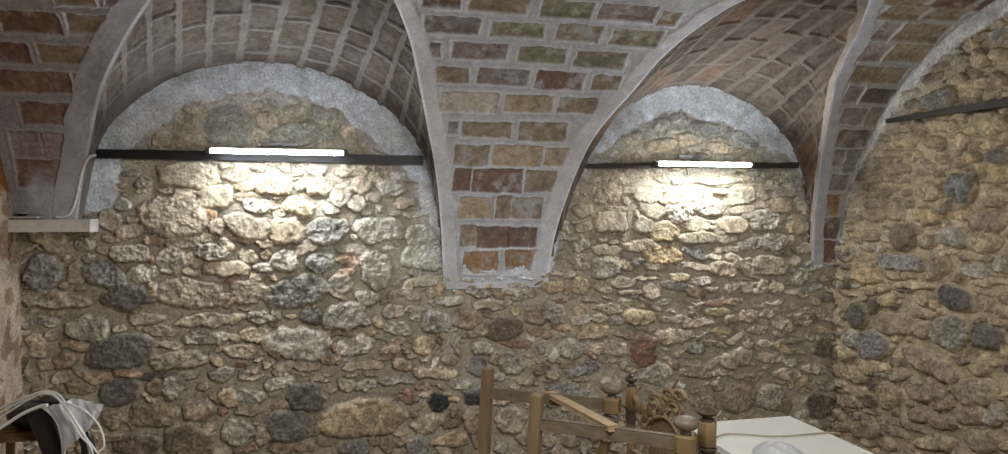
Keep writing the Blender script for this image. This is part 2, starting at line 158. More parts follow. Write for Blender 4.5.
def stone_wall(a0, a1, z0, z1, step, listed, seed, mortar, relief, fillers, palette, skim=None, edge=.28, grow=1.17, groove=.007):
    """height field (towards the room) and colour of a rubble wall over coordinates a (along) and z"""
    rs = np.random.RandomState(seed)
    na = int((a1 - a0) / step) + 1; nz = int((z1 - z0) / step) + 1
    A, Z = np.meshgrid(np.linspace(a0, a1, na), np.linspace(z0, z1, nz))
    wx = A + .011 * fbm(A, Z, 14, 2, seed) * 2 + .005 * fbm(A, Z, 45, 2, seed + 1) * 2
    wz = Z + .011 * fbm(A, Z, 14, 2, seed + 2) * 2 + .005 * fbm(A, Z, 45, 2, seed + 3) * 2
    base = .006 * fbm(A, Z, 4, 3, seed + 4) * 2 + .004 * fbm(A, Z, 30, 3, seed + 5)
    H = base.copy(); K = np.empty(A.shape + (3,)); mc = np.array(mortar)
    tone = 1 + .22 * fbm(A, Z, 2.5, 4, seed + 6)
    K[:] = mc; K *= tone[..., None]
    cover = np.zeros(A.shape, bool)
    rough1 = fbm(A, Z, 22, 4, seed + 7, .6); rough2 = fbm(A, Z, 60, 3, seed + 8, .6); ridg = np.abs(fbm(A, Z, 26, 3, seed + 9))
    smooth_cols = set('yYdkab')
    sk = skim(A, Z) if skim else np.ones(A.shape)
    def put(x, z, hw, hh, an, c, listed_one):
        R = 1.25 * max(hw, hh) + .02
        i0 = max(0, int((z - R - z0) / step)); i1 = min(nz, int((z + R - z0) / step) + 2)
        j0 = max(0, int((x - R - a0) / step)); j1 = min(na, int((x + R - a0) / step) + 2)
        if i1 - i0 < 2 or j1 - j0 < 2: return False
        s = np.s_[i0:i1, j0:j1]
        ca, sa = math.cos(an), math.sin(an)
        dx = wx[s] - x; dz = wz[s] - z
        u = (dx * ca + dz * sa) / hw; v = (-dx * sa + dz * ca) / hh
        p = rs.uniform(2.1, 3.2)
        # two random chamfers make the outline angular
        r = (np.abs(u) ** p + np.abs(v) ** p) ** (1 / p)
        for _ in range(5):
            th = rs.uniform(0, 2 * math.pi); r = np.maximum(r, (u * math.cos(th) + v * math.sin(th)) * rs.uniform(.92, 1.22))
        if not listed_one:
            core = r < .92
            if core.sum() < 3 or cover[s][core].mean() > .10: return False
        small = min(hw, hh)
        hw, hh = hw, hh
        hgt = relief * min(1.2, .62 + small / .14) * rs.uniform(.75, 1.2)
        ins = np.clip(1 - r, 0, 1)
        prof = np.minimum(1, ins / edge); prof = np.sqrt(np.clip(1 - (1 - prof) ** 2, 0, 1))
        tx, tz = rs.uniform(-.3, .3), rs.uniform(-.15, .35)
        rg = rs.uniform(.010, .024) if c in 'gwDGp' else rs.uniform(.005, .014)
        h = hgt * prof * (.8 + tx * u * .5 - tz * v * .5) * sk[s] + (1.15 * rg * (rough1[s] * .9 + rough2[s] * .5) + (.016 * (ridg[s] - .12) if c in 'gDGp' else 0)) * np.minimum(1, prof * 1.2) * (.4 + .6 * sk[s])
        h = h - .004
        Hs = H[s]; gv = (r >= 1.0) & (r < 1.16) & ~cover[s]; Hs[gv] -= groove * (1 - (r[gv] - 1) / .16)
        m = (r < 1.0) & (h > Hs); Hs[m] = h[m]
        col = np.array(PAL[c]) * rs.uniform(.84, 1.16) * (1 + rs.uniform(-.018, .018, 3))
        tex = 1 + .6 * rough1[s] + .5 * rough2[s]
        # mortar smeared over the edges
        e = np.clip(sstep(.0, .16, ins) + .35 * rough1[s], 0, 1)
        e = e * np.clip(.55 + .5 * sk[s], 0, 1)
        Ks = K[s]; new = (col * tex[..., None]) * e[..., None] + Ks * (1 - e[..., None])
        Ks[m] = new[m]
        cover[s] |= r < 1.03
        return True
    for st in listed: put(st[0], st[1], st[2] * grow, st[3] * grow, st[4], st[5], True)
    cols = list(palette)
    for k in range(fillers):
        t = k / fillers
        big = rs.uniform(.045, .115) * (1 - t) + rs.uniform(.018, .048) * t
        asp = rs.uniform(.2, .6) if rs.rand() < .75 else rs.uniform(.6, .9)
        put(rs.uniform(a0, a1), rs.uniform(z0, z1), big, max(.009, big * asp), rs.normal(0, .25) if rs.rand() < .8 else rs.uniform(-1, 1), cols[rs.randint(len(cols))], False)
    K *= (1 + .10 * fbm(A, Z, 1.3, 3, seed + 12))[..., None]
    return A, Z, H, K
PLASTER_COL = np.array((.67, .73, .81))
def plaster_over(A, Z, H, K, sd, seed, thick=.016, col=PLASTER_COL):
    """sd > 0 inside plaster (metres)"""
    sd = sd + .035 * fbm(A, Z, 9, 4, seed) + .012 * fbm(A, Z, 40, 3, seed + 1)
    f = sstep(-.004, .010, sd)
    t = thick * (1 + .5 * fbm(A, Z, 5, 3, seed + 2)) + .004 * fbm(A, Z, 35, 3, seed + 3)
    crack = np.abs(fbm(A, Z, 5, 4, seed + 4)); cr = 1 - .22 * (1 - sstep(0, .012, crack)) * (fbm(A, Z, 2, 2, seed + 6) > .03)
    c = col * ((1 + .16 * fbm(A, Z, 6, 4, seed + 5)) * cr)[..., None]
    H2 = H * (1 - f) + np.maximum(t, H * .25 + t * .8) * f
    K2 = K * (1 - f[..., None]) + c * f[..., None]
    # thin limewash fading past the edge
    lw = .45 * sstep(1.42, 1.7, Z) * sstep(-.16, 0, sd) * (1 - f) * np.clip(.6 + 1.6 * fbm(A, Z, 12, 3, seed + 8), 0, 1)
    K2 = K2 * (1 - lw[..., None]) + c * .9 * lw[..., None]
    return H2, K2
XL, XR = -1.855, 3.90
masonry_mat = masonry('rubble_stone')
plaster_mat = masonry('brick_and_limewash', 0.9, 70, 12, 0.13, 0.08)
# ---------------------------------------------------------------- back wall
def skim_back(A, Z):
    near = sstep(1.95, 2.45, Z)
    rl = sstep(1.35, 1.5, A) * sstep(1.75, 1.95, Z) * .4
    return 1 - .38 * near - .25 * rl * (1 - near)
A, Z, H, K = stone_wall(XL - .02, XR + .02, -.02, 3.02, .0052, parse(BACK_STONES), 3, (.40, .36, .285), .050, 7500, 'aaaaabbgpyw', skim_back)
for key in ('PLL', 'PLR'):
    pts = [(XL - .1, PLASTER[key][0][1])] + PLASTER[key] if key == 'PLL' else PLASTER[key]
    hull = pts + ([(1.155, 4), (XL - .1, 4)] if key == 'PLL' else [(4.04, 4), (1.155, 4)])
    ins = poly_mask(A, Z, hull); d = line_dist(A, Z, PLASTER[key])
    d = np.where(ins, d, -d)
    if key == 'PLL': d = np.where(A < XL + .02, -1, d)
    H, K = plaster_over(A, Z, H, K, d, 31 if key == 'PLL' else 47)
# greenish lime mortar in the two lunettes, darker high in the right one, lime runs below the pier
def blot(K, A, Z, x, z, rx, rz, col, amt, seed):
    f = np.clip(1.25 - np.hypot((A - x) / rx, (Z - z) / rz) + 1.3 * fbm(A, Z, 8, 4, seed), 0, 1) * amt
    return K * (1 - f[..., None]) + np.array(col) * f[..., None]
for b in ((.68, 1.75, .12, .30, (.58, .59, .57), .8, 1), (.80, 1.15, .05, .32, (.55, .55, .52), .4, 2), (.98, .85, .08, .16, (.55, .55, .53), .4, 3),
          (.35, 1.72, .5, .42, (.57, .56, .50), .5, 4), (-.9, 1.9, .5, .25, (.52, .46, .36), .3, 5), (2.6, 2.05, .9, .3, (.53, .47, .35), .45, 6), (1.75, 1.8, .2, .5, (.50, .45, .32), .5, 7),
          (-.5, 2.45, .9, .22, (.47, .48, .39), .3, 8), (2.6, 2.58, .6, .14, (.30, .31, .27), .5, 9)):
    K = blot(K, A, Z, *b)
P = np.stack([A, -H, Z], -1)
np_mesh('wall_back', [grid_arrays(P, K)], masonry_mat)
# ---------------------------------------------------------------- right wall (s = distance from the corner)
A, Z, H, K = stone_wall(-.02, 2.4, -.02, 3.28, .006, parse(RIGHT_STONES), 8, (.46, .39, .27), .056, 3000, 'yybbbaygBbb', None, .30, 1.10, .014)
pts = PLASTER['PRW']; hull = pts + [(1.801, 4.5), (-.1, 4.5), (-.1, 1.645)]
ins = poly_mask(A, Z, hull); d = line_dist(A, Z, pts); d = np.where(ins, d, -d)
H, K = plaster_over(A, Z, H, K, d + .035, 61, .03, np.array((.62, .62, .61)))
Q1 = grid_arrays(np.stack([XR - H, -A, Z], -1), K)
A, Z, H, K = stone_wall(2.4, 7.0, -.02, 3.28, .02, [], 9, (.43, .345, .215), .035, 900, 'yyybbaYg')
Q2 = grid_arrays(np.stack([XR - H, -A, Z], -1), K)
np_mesh('wall_right', [Q1, Q2], masonry_mat)
# ---------------------------------------------------------------- left wall: old painted plaster, and the wall behind the camera
A, Z = np.meshgrid(np.linspace(-.02, 7.0, 700), np.linspace(-.02, 3.28, 330))
H = .012 * fbm(A, Z, 3, 4, 70) + .008 * fbm(A, Z, 18, 4, 71)
K = np.array((.50, .42, .33)) * (1 + .3 * fbm(A, Z, 5, 4, 72))[..., None]
f = sstep(-.03, .05, Z - 2.12 + .25 * fbm(A, Z, 6, 4, 73))[..., None]
K = K * (1 - f) + np.array((.30, .13, .045)) * (1 + .3 * fbm(A, Z, 12, 3, 74))[..., None] * f
f = (sstep(.08, .12, fbm(A, Z, 9, 4, 75)) * .7)[..., None]; K = K * (1 - f) + np.array((.24, .13, .08)) * f
np_mesh('wall_left', [grid_arrays(np.stack([XL + H, -A, Z], -1), K, True)], masonry_mat)
A, Z, H, K = stone_wall(XL, XR, -.02, 3.28, .02, [], 10, (.38, .32, .24), .04, 900, 'aaabbgpy')
np_mesh('wall_front', [grid_arrays(np.stack([A, -6.9 + H, Z], -1), K, True)], masonry_mat)
A, Z = np.meshgrid(np.linspace(XL - .05, XR + .05, 120), np.linspace(-7.0, .05, 140))
K = np.array((.30, .25, .20)) * (1 + .3 * fbm(A, Z, 3, 4, 80))[..., None]
np_mesh('floor', [grid_arrays(np.stack([A, Z, .006 * fbm(A, Z, 4, 3, 81) - .004], -1), K)], masonry_mat)
# ---------------------------------------------------------------- the vault
RS, VZ0, VB = 1.8, 1.2, 2.05
ss = np.linspace(0, RS, 20001); zz = VZ0 + VB * np.sqrt(np.maximum(0, 1 - ((RS - ss) / RS) ** 2))
arc = np.concatenate([[0], np.cumsum(np.hypot(np.diff(ss), np.diff(zz)))]); ARC = arc[-1]
def prof(l):
    """point and inward normal of the vault section at arc length l"""
    s = np.interp(l, arc, ss); z = np.interp(l, arc, zz)
    ny = -(RS - s) / RS ** 2; nz = -(z - VZ0) / VB ** 2
    # centre direction: towards larger s and lower z
    gy = (RS - s) / RS ** 2; k = np.hypot(gy, nz); return s, z, gy / k, nz / k
def groin_fun(pts, base_s, base_x, tip_x):
    S_ = [0.0] + [p[0] for p in pts] + [1.5, 1.7, RS]; X_ = [base_x] + [p[1] for p in pts]
    k = (X_[-1] - X_[-3]) / (pts[-1][0] - pts[-3][0]) if len(pts) > 2 else 0
    X_ += [X_[-1] * .45 + tip_x * .55 if False else X_[-1] + (tip_x - X_[-1]) * .55, X_[-1] + (tip_x - X_[-1]) * .85, tip_x]
    S_ = np.array(S_); X_ = np.array(X_)
    o = np.argsort(S_); S_ = S_[o]; X_ = X_[o]
    d = np.linspace(0, RS, 400); x = np.interp(d, S_, X_)
    ker = np.ones(31) / 31; xp = np.pad(x, 15, mode='reflect', reflect_type='odd'); x2 = np.convolve(xp, ker, 'valid')
    return lambda s: np.interp(s, d, x2)
def LZ(z): return float(np.interp(z, zz, arc))
def SZ(z): return float(np.interp(z, zz, ss))
TIPL, TIPR = -.12, 2.76
gLL = groin_fun(GROINS['LL'], 0, -1.57, TIPL); gLR = groin_fun(GROINS['LR'], 0, .752, TIPL)
gRL = groin_fun(GROINS['RL'], 0, 1.50, TIPR); gRR = groin_fun(GROINS['RR'], 0, 3.685, TIPR)
BR = []
for e in VAULT_BRICKS.split():
    p = e.split(','); BR.append([float(v) / 1000 for v in p[:4]] + [p[4]])
# plain courses where the photograph shows none
def brick_field(U, V, bricks, seed, mortar, smear=.5, wobble=.006):
    """U along the course, V across: returns height and colour"""
    rs = np.random.RandomState(seed)
    wu = U + wobble * fbm(U, V, 18, 3, seed) * 2; wv = V + wobble * fbm(U, V, 18, 3, seed + 1) * 2
    n = fbm(U, V, 16, 4, seed + 2, .6); n2 = fbm(U, V, 50, 3, seed + 3, .6)
    H = .003 * n + .002 * n2 + .004 * fbm(U, V, 5, 3, seed + 6); K = np.array(mortar) * (1 + .18 * n + .12 * n2)[..., None]
    for x, y, hw, hh, c in bricks:
        m = (np.abs(U - x) < hw + .03) & (np.abs(V - y) < hh + .03)
        if not m.any(): continue
        t = rs.uniform(-.05, .05)
        du = np.abs(wu[m] - x + t * (V[m] - y)) - hw - .010; dv = np.abs(wv[m] - y) - hh - .007
        sd = -np.maximum(du, dv)
        f = sstep(-.002, .008, sd)
        col = np.array(PAL[c]) * rs.uniform(.88, 1.15) * (1 + rs.uniform(-.02, .02, 3))
        sm = np.clip((n[m] + .55 * fbm(U[m], V[m], 4, 2, seed + 5) - .18) * 2.2, 0, 1) * smear + .12
        kk = col * (1 + .5 * n[m] + .4 * n2[m])[..., None]
        kk = kk * (1 - sm[..., None]) + np.array(mortar) * .85 * sm[..., None]
        K[m] = K[m] * (1 - f[..., None]) + kk * f[..., None]
        rim = sstep(-.022, -.006, sd) * (1 - f)
        H[m] = H[m] + .004 * rim - .009 * f + f * (.003 * n[m])
        K[m] *= (1 + .12 * rim)[..., None]
    return H, K
VM = (.52, .545, .595)
def vault_piece(xl, xr, nx, nl, seed, bandl, bandr, bricks, mortar=VM, l0=0.0, pbase=True, pk=1.0, l1=ARC):
    l = np.linspace(l0, l1, nl)[:, None]; t = np.linspace(0, 1, nx)[None, :]
    s, z, gy, gz = prof(l)
    a = xl(s); b = xr(s); X = a + (b - a) * t; L_ = np.broadcast_to(l, X.shape)
    H, K = brick_field(X, L_, bricks, seed, mortar, .75)
    el = X - a; er = b - X
    e = np.full(X.shape, 9.0)
    wob = .03 * fbm(X, L_, 7, 3, seed + 20)
    pc = np.array((.64, .665, .73)) * pk * (1 + .2 * fbm(X, L_, 7, 4, seed + 21) + .1 * fbm(X, L_, 40, 3, seed + 22))[..., None]
    f = np.zeros(X.shape)
    if bandl: f = np.maximum(f, 1 - sstep(bandl - .008, bandl + .008, el + wob))
    if bandr: f = np.maximum(f, 1 - sstep(bandr - .008, bandr + .008, er + wob))
    base = (1 - sstep(.245, .262, L_ + .02 * fbm(X, L_, 12, 3, seed + 25))) * pbase; f = np.maximum(f, base)
    K = K * (1 - f[..., None]) + pc * f[..., None]; H = H * (1 - f) + (.005 + .004 * fbm(X, L_, 14, 3, seed + 23)) * f
    if seed == 130:
        lp = np.clip((1 - sstep(.95, 1.25, L_ + .25 * fbm(X, L_, 5, 3, 140))) * sstep(.10, .22, X - XL + .2 * fbm(X, L_, 4, 3, 141)), 0, 1) * .8
        K = K * (1 - lp[..., None]) + np.array((.50, .52, .56)) * (1 + .2 * fbm(X, L_, 10, 4, 142))[..., None] * lp[..., None]
    # worn pale arris
    ar = 0
    if bandl: ar = ar + (1 - sstep(.004, .014, el))
    if bandr: ar = ar + (1 - sstep(.004, .014, er))
    K = K * (1 + .25 * np.clip(ar, 0, 1))[..., None]
    ed = np.minimum(el if bandl else 9, er if bandr else 9); H = H * sstep(0, .02, ed)
    Pt = np.stack([X, -(s + gy * H), z + gz * H], -1)
    return Pt, K
# extra bricks for the unseen stretch of vault
def courses(x0, x1, l0, l1, pitch, seed):
    rs = np.random.RandomState(seed); out = []; l = l0; k = 0
    while l < l1:
        x = x0 - .3 * rs.rand()
        while x < x1:
            w_ = rs.uniform(.13, .155) if rs.rand() < .85 else rs.uniform(.05, .08)
            out.append([x + w_, l, w_, .066, 'bbqmvyqb'[rs.randint(8)]]); x += 2 * w_ + .05
        l += pitch; k += 1
    return out
far = courses(-2, 4.2, 2.62, ARC + .1, .193, 4)
cen = [b for b in BR]
parts = []
P, K = vault_piece(gLR, gRL, 380, 620, 100, .105, .12, cen + far, VM, LZ(1.412))
parts.append(grid_arrays(P, K, True))
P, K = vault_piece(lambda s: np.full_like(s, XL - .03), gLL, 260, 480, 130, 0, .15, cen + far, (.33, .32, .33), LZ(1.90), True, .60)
parts.append(grid_arrays(P, K, True))
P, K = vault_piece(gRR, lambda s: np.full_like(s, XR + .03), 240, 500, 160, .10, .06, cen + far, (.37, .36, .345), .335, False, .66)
parts.append(grid_arrays(P, K, True))
# crown and the far side of the vault, over the camera
l = np.linspace(0, 1, 260)[:, None]; X = np.linspace(XL - .03, XR + .03, 300)[None, :]
sg = RS + (5.1) * np.sin(l * math.pi / 2); zg = VZ0 + VB * np.cos(l * math.pi / 2)
Lg = np.broadcast_to(l * 6.0, (260, 300)); Xg = np.broadcast_to(X, (260, 300))
H, K = brick_field(Xg, Lg, courses(-2, 4.2, .1, 6.0, .193, 5), 190, VM)
parts.append(grid_arrays(np.stack([Xg, np.broadcast_to(-sg, Xg.shape), zg + 0 * Xg - H * 0], -1), K, True))
# ---- lunette vaults
def resample(pts, n):
    pts = np.array(pts, float); d = np.concatenate([[0], np.cumsum(np.linalg.norm(np.diff(pts, axis=0), axis=1))])
    t = np.linspace(0, d[-1], n); return np.stack([np.interp(t, d, pts[:, i]) for i in range(pts.shape[1])], 1), t, d[-1]
def smooth_curve(p, k=9, it=2):
    for _ in range(it):
        q = np.pad(p, ((k // 2, k // 2), (0, 0)), mode='reflect', reflect_type='odd'); p = np.stack([np.convolve(q[:, i], np.ones(k) / k, 'valid') for i in range(p.shape[1])], 1)
    return p
def lunette(arch, gl, gr, bl, br, zl, zr, seed, mortar, lcol):
    # wall arch from the left spring over the crown to the right spring
    top = max(arch, key=lambda p: p[1])
    s0, s1 = SZ(zl), SZ(zr)
    pts = [(float(gl(s0)), zl), (float(gl(s0)) * .5 + arch[0][0] * .5, zl * .45 + arch[0][1] * .55)] + arch + [(float(gr(s1)) * .75 + arch[-1][0] * .25, zr * .5 + arch[-1][1] * .5), (float(gr(s1)), zr)]
    W, tw, LW = resample(pts, 420); W = smooth_curve(W, 25, 2); W[0] = pts[0]; W[-1] = pts[-1]
    # groin curve in space, both sides
    def gcurve(fn, sa):
        th = np.linspace(math.acos(min(1, (RS - sa) / RS)), math.pi / 2, 600); sc = RS - RS * np.cos(th)
        return np.stack([fn(sc), -sc, VZ0 + VB * np.sin(th)], 1)
    G1 = gcurve(gl, s0); G2 = gcurve(gr, s1)[::-1]
    # match by fraction from spring to crown on each side
    ic = int(np.argmax(W[:, 1])); n1 = ic + 1; n2 = 420 - ic
    g1, _, _ = resample(G1, n1); g2, _, _ = resample(G2, n2)
    G = np.concatenate([g1, g2[1:]], 0)
    A3 = np.stack([W[:, 0], np.zeros(420), W[:, 1]], 1)
    nu = 260; u = np.linspace(0, 1, nu)[:, None, None]
    Pt = A3[None] * (1 - u) + G[None] * u
    # slight vault curvature along the ruling keeps the surface from being flat
    Lr = np.linalg.norm(G - A3, axis=1)
    Ug = u[..., 0] * Lr[None, :]; Vg = np.broadcast_to(np.linspace(0, LW, 420)[None, :], Ug.shape)
    rs = np.random.RandomState(seed); bricks = []; v = .08
    while v < LW:
        x = -.3 * rs.rand()
        while x < 2.0:
            w_ = rs.uniform(.135, .165) if rs.rand() < .8 else rs.uniform(.07, .09)
            bricks.append([x + w_, v, w_, .070, lcol[rs.randint(len(lcol))]]); x += 2 * w_ + .045
        v += .192
    H, K = brick_field(Ug, Vg, bricks, seed, mortar, .55, .008)
    dG = Lr[None, :] - Ug
    wob = .03 * fbm(Ug, Vg, 7, 3, seed + 20)
    side = np.linspace(0, LW, 420)[None, :] / LW
    band = bl * (1 - sstep(.35, .55, side)) + br * sstep(.45, .65, side)
    f = 1 - sstep(band - .01, band + .01, dG + wob)
    f = np.maximum(f, (1 - sstep(.15, .45, side)) * (1 - sstep(.10, .5, Ug + .4 * fbm(Ug, Vg, 5, 3, seed + 24))) * (.9 if seed == 200 else .25))
    f = np.where(band < .005, f * 0 + (f if seed == 200 else 0) * (1 - (band < .005)), f)
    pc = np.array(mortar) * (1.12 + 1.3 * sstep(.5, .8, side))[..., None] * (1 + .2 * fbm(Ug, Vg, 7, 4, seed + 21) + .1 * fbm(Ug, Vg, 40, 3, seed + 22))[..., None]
    K = K * (1 - f[..., None]) + pc * f[..., None]; H = H * (1 - f)
    H = H * sstep(0, .03, dG) * sstep(0, .02, Ug)
    # displacement along the surface normal
    du = np.gradient(Pt, axis=0); dv = np.gradient(Pt, axis=1); nn = np.cross(du, dv); nn /= np.linalg.norm(nn, axis=2, keepdims=True) + 1e-9
    ctr = np.array([(gl(np.float64(.3)) + gr(np.float64(.3))) / 2, -.5, 1.6]); sgn = np.sign(((ctr - Pt) * nn).sum(2, keepdims=True)); 
    Pt = Pt + nn * sgn * H[..., None]
    return grid_arrays(Pt, K)
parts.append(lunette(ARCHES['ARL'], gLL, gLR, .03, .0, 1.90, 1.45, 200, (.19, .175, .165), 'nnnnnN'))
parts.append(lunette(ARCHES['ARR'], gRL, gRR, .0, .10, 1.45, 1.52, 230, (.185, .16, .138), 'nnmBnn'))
np_mesh('ceiling', parts, plaster_mat)
# ---------------------------------------------------------------- shape helpers for the things
def V3(*p): return Vector(p if len(p) > 1 else p[0])
def beam(bm, p0, p1, wd, ht, up=(0, 0, 1), bev=.004):
    p0, p1 = V3(p0), V3(p1); d = (p1 - p0); L = d.length; d.normalize()
    s = d.cross(V3(up)).normalized(); u = s.cross(d)
    r = bmesh.ops.create_cube(bm, size=1)['verts']
    M = Matrix(((d.x, s.x, u.x, 0), (d.y, s.y, u.y, 0), (d.z, s.z, u.z, 0), (0, 0, 0, 1)))
    for v in r: v.co = M @ Vector((v.co.x * L, v.co.y * wd, v.co.z * ht)) + (p0 + p1) / 2
    if bev:
        es = list({e for v in r for e in v.link_edges}); bmesh.ops.bevel(bm, geom=es, offset=bev, segments=2, affect='EDGES')
def lathe(bm, p0, axis, profile, seg=20, flute=0, nflute=10):
    p0 = V3(p0); a = V3(axis).normalized(); t = V3(1, 0, 0) if abs(a.x) < .8 else V3(0, 1, 0)
    e1 = a.cross(t).normalized(); e2 = a.cross(e1); rings = []
    for h, r in profile:
        ring = []
        for i in range(seg):
            th = 2 * math.pi * i / seg; rr = r * (1 + flute * math.cos(nflute * th))
            ring.append(bm.verts.new(p0 + a * h + (e1 * math.cos(th) + e2 * math.sin(th)) * rr))
        rings.append(ring)
    for A_, B_ in zip(rings[:-1], rings[1:]):
        for i in range(seg): bm.faces.new((A_[i], A_[(i + 1) % seg], B_[(i + 1) % seg], B_[i]))
    bm.faces.new(rings[0][::-1]); bm.faces.new(rings[-1])
def catmull(pts, n=8):
    P = [V3(p) for p in pts]; P = [P[0] * 2 - P[1]] + P + [P[-1] * 2 - P[-2]]; out = []
    for i in range(1, len(P) - 2):
        for k in range(n):
            t = k / n; a, b, c, d = P[i - 1:i + 3]
            out.append(.5 * ((2 * b) + (c - a) * t + (2 * a - 5 * b + 4 * c - d) * t * t + (3 * b - a - 3 * c + d) * t ** 3))
    return out + [P[-2]]
def tube(bm, pts, r, seg=10, sm=8, r1=None):
    p = catmull(pts, sm) if sm else [V3(q) for q in pts]; n = len(p); rings = []
    d = (p[1] - p[0]).normalized(); u = d.cross(V3(.31, .2, .93)).normalized()
    for i in range(n):
        d = (p[min(i + 1, n - 1)] - p[max(i - 1, 0)]).normalized(); u = (u - d * u.dot(d)).normalized(); v = d.cross(u)
        rr = r if r1 is None else r + (r1 - r) * i / (n - 1)
        rings.append([bm.verts.new(p[i] + (u * math.cos(2 * math.pi * k / seg) + v * math.sin(2 * math.pi * k / seg)) * rr) for k in range(seg)])
    for A_, B_ in zip(rings[:-1], rings[1:]):
        for i in range(seg): bm.faces.new((A_[i], A_[(i + 1) % seg], B_[(i + 1) % seg], B_[i]))
    bm.faces.new(rings[0][::-1]); bm.faces.new(rings[-1])
def blob(bm, c, rx, ry, rz, M=None, noise=0, seg=20):
    r = bmesh.ops.create_uvsphere(bm, u_segments=seg, v_segments=seg // 2 + 2, radius=1)['verts']
    for v in r:
        k = 1 + noise * (math.sin(7 * v.co.x + 3 * v.co.z) * math.cos(6 * v.co.y + 2))
        q = Vector((v.co.x * rx * k, v.co.y * ry * k, v.co.z * rz * k)); v.co = (M @ q if M else q) + V3(c)
def part(name, bm, m, parent=None, smooth=True, label=None):
    bmesh.ops.recalc_face_normals(bm, faces=bm.faces)
    base = V3(0, 0, 0); q = parent
    while q is not None: base = base + q.location; q = q.parent
    o0 = sum((v.co for v in bm.verts), V3(0, 0, 0)) / max(1, len(bm.verts)) if parent is None else V3(0, 0, 0)
    for v in bm.verts: v.co = v.co - base - o0
    me = bpy.data.meshes.new(name); bm.to_mesh(me); bm.free(); me.materials.append(m)
    for p in me.polygons: p.use_smooth = smooth
    if smooth:
        try: me.set_sharp_from_angle(angle=math.radians(40))
        except Exception: pass
    o = obj(name, me, parent)
    if parent is None: o.location = o0
    if label: o['label'] = label
    return o
B = bmesh.new
# ---------------------------------------------------------------- materials of the things
m_black_wood = mat('black_painted_wood', (.020, .020, .022), .45, (.008, .008, .010), (4, 40, 40), bump=.2)
m_brown_bar = mat('dark_brown_wood', (.060, .040, .030), .55, (.025, .017, .013), (40, 5, 40), bump=.2)
m_tube = emit('lit_tube', (.93, .97, 1.0), TUBE_L)
m_grey_plastic = mat('grey_plastic', (.10, .10, .10), .5)
m_steel = mat('bracket_metal', (.24, .24, .23), .45, metal=.6)
m_cable = mat('white_cable', (.85, .85, .84), .45)
m_beige_cable = mat('beige_cable', (.36, .31, .23), .5)
m_shelf = mat('painted_shelf', (.74, .72, .69), .6, (.62, .59, .55), (25, 5, 25), bump=.1)
m_plank_top = mat('pale_plank', (.45, .43, .40), .6)
m_dark = mat('dark_gloss', (.015, .014, .013), .3)
m_old_wood = mat('weathered_wood', (.22, .155, .085), .6, (.14, .095, .05), (22, 22, 3), bump=.25, detail=6)
m_rail = mat('weathered_rail', (.17, .135, .09), .6, (.10, .078, .05), (14, 14, 40), bump=.25, detail=6)
m_new_wood = mat('raw_pine', (.40, .29, .17), .55, (.30, .21, .12), (12, 12, 40), bump=.1)
m_turned = mat('oak_turned', (.205, .142, .065), .5, (.14, .092, .04), (14, 14, 6), bump=.15)
m_ball = mat('worn_ball_foot', (.19, .155, .115), .45, (.12, .095, .065), (16, 16, 30), bump=.15)
m_dark_turned = mat('dark_turned_wood', (.075, .050, .034), .5, (.045, .03, .02), (20, 20, 20))
m_carved = mat('carved_walnut', (.25, .175, .095), .5, (.13, .088, .045), (28, 28, 28), bump=.3)
m_panel = mat('chip_carved_panel', (.30, .20, .11), .55, (.10, .065, .035), (120, 120, 120), bump=.9)
m_white_top = mat('white_laminate', (.74, .73, .69), .35, (.70, .685, .64), (5, 5, 5), spec=.5)
m_leg_metal = mat('table_leg', (.5, .5, .5), .4, metal=.7)
m_plastic = mat('white_sheet', (.86, .87, .88), .4, (.80, .81, .83), (20, 20, 20), spec=.5)
m_leather = mat('black_leather', (.012, .012, .013), .38, (.006, .006, .007), (60, 60, 60), bump=.15)
m_rush = mat('woven_rush', (.30, .20, .09), .7, (.14, .08, .035), (9, 90, 9), bump=.6)
m_stool = mat('stool_wood', (.16, .09, .045), .5, (.09, .05, .025), (20, 20, 5))
# ---------------------------------------------------------------- bars across the lunettes and the wall lamps
def bar(label, p0, p1, h0, h1, dp, m, wob=0):
    bm = B(); n = 24; rings = []
    p0, p1 = V3(p0), V3(p1); d = (p1 - p0).normalized(); s = V3(d.y, -d.x, 0).normalized(); rs = random.Random(len(label))
    for i in range(n + 1):
        t = i / n; c = p0.lerp(p1, t); h = h0 + (h1 - h0) * t; a, b = wob * rs.uniform(-1, 1), wob * rs.uniform(-1, 1)
        rings.append([bm.verts.new(c + s * (dp / 2 * y) + V3(0, 0, h / 2 * z + (a if z > 0 else b))) for y, z in ((-1, -1), (1, -1), (1, 1), (-1, 1))])
    for A_, B_ in zip(rings[:-1], rings[1:]):
        for i in range(4): bm.faces.new((A_[i], A_[(i + 1) % 4], B_[(i + 1) % 4], B_[i]))
    bm.faces.new(rings[0][::-1]); bm.faces.new(rings[-1])
    o = part('wooden_bar', bm, m, None, False)
    return tag(o, label, 'wooden bar', 'timber bars fixed across the walls')
bar('long black timber bar across the left arched recess', (-1.43, -.036, 2.312), (.606, -.036, 2.305), .058, .058, .036, m_black_wood, .002)
bar('thin dark timber bar across the right arched recess', (1.70, -.05, 2.281), (3.52, -.05, 2.313), .034, .042, .034, m_brown_bar, .003)
bar('brown timber bar rising along the right side wall', (3.862, -.61, 2.597), (3.862, -2.7, 2.585), .030, .066, .07, m_brown_bar, .002)
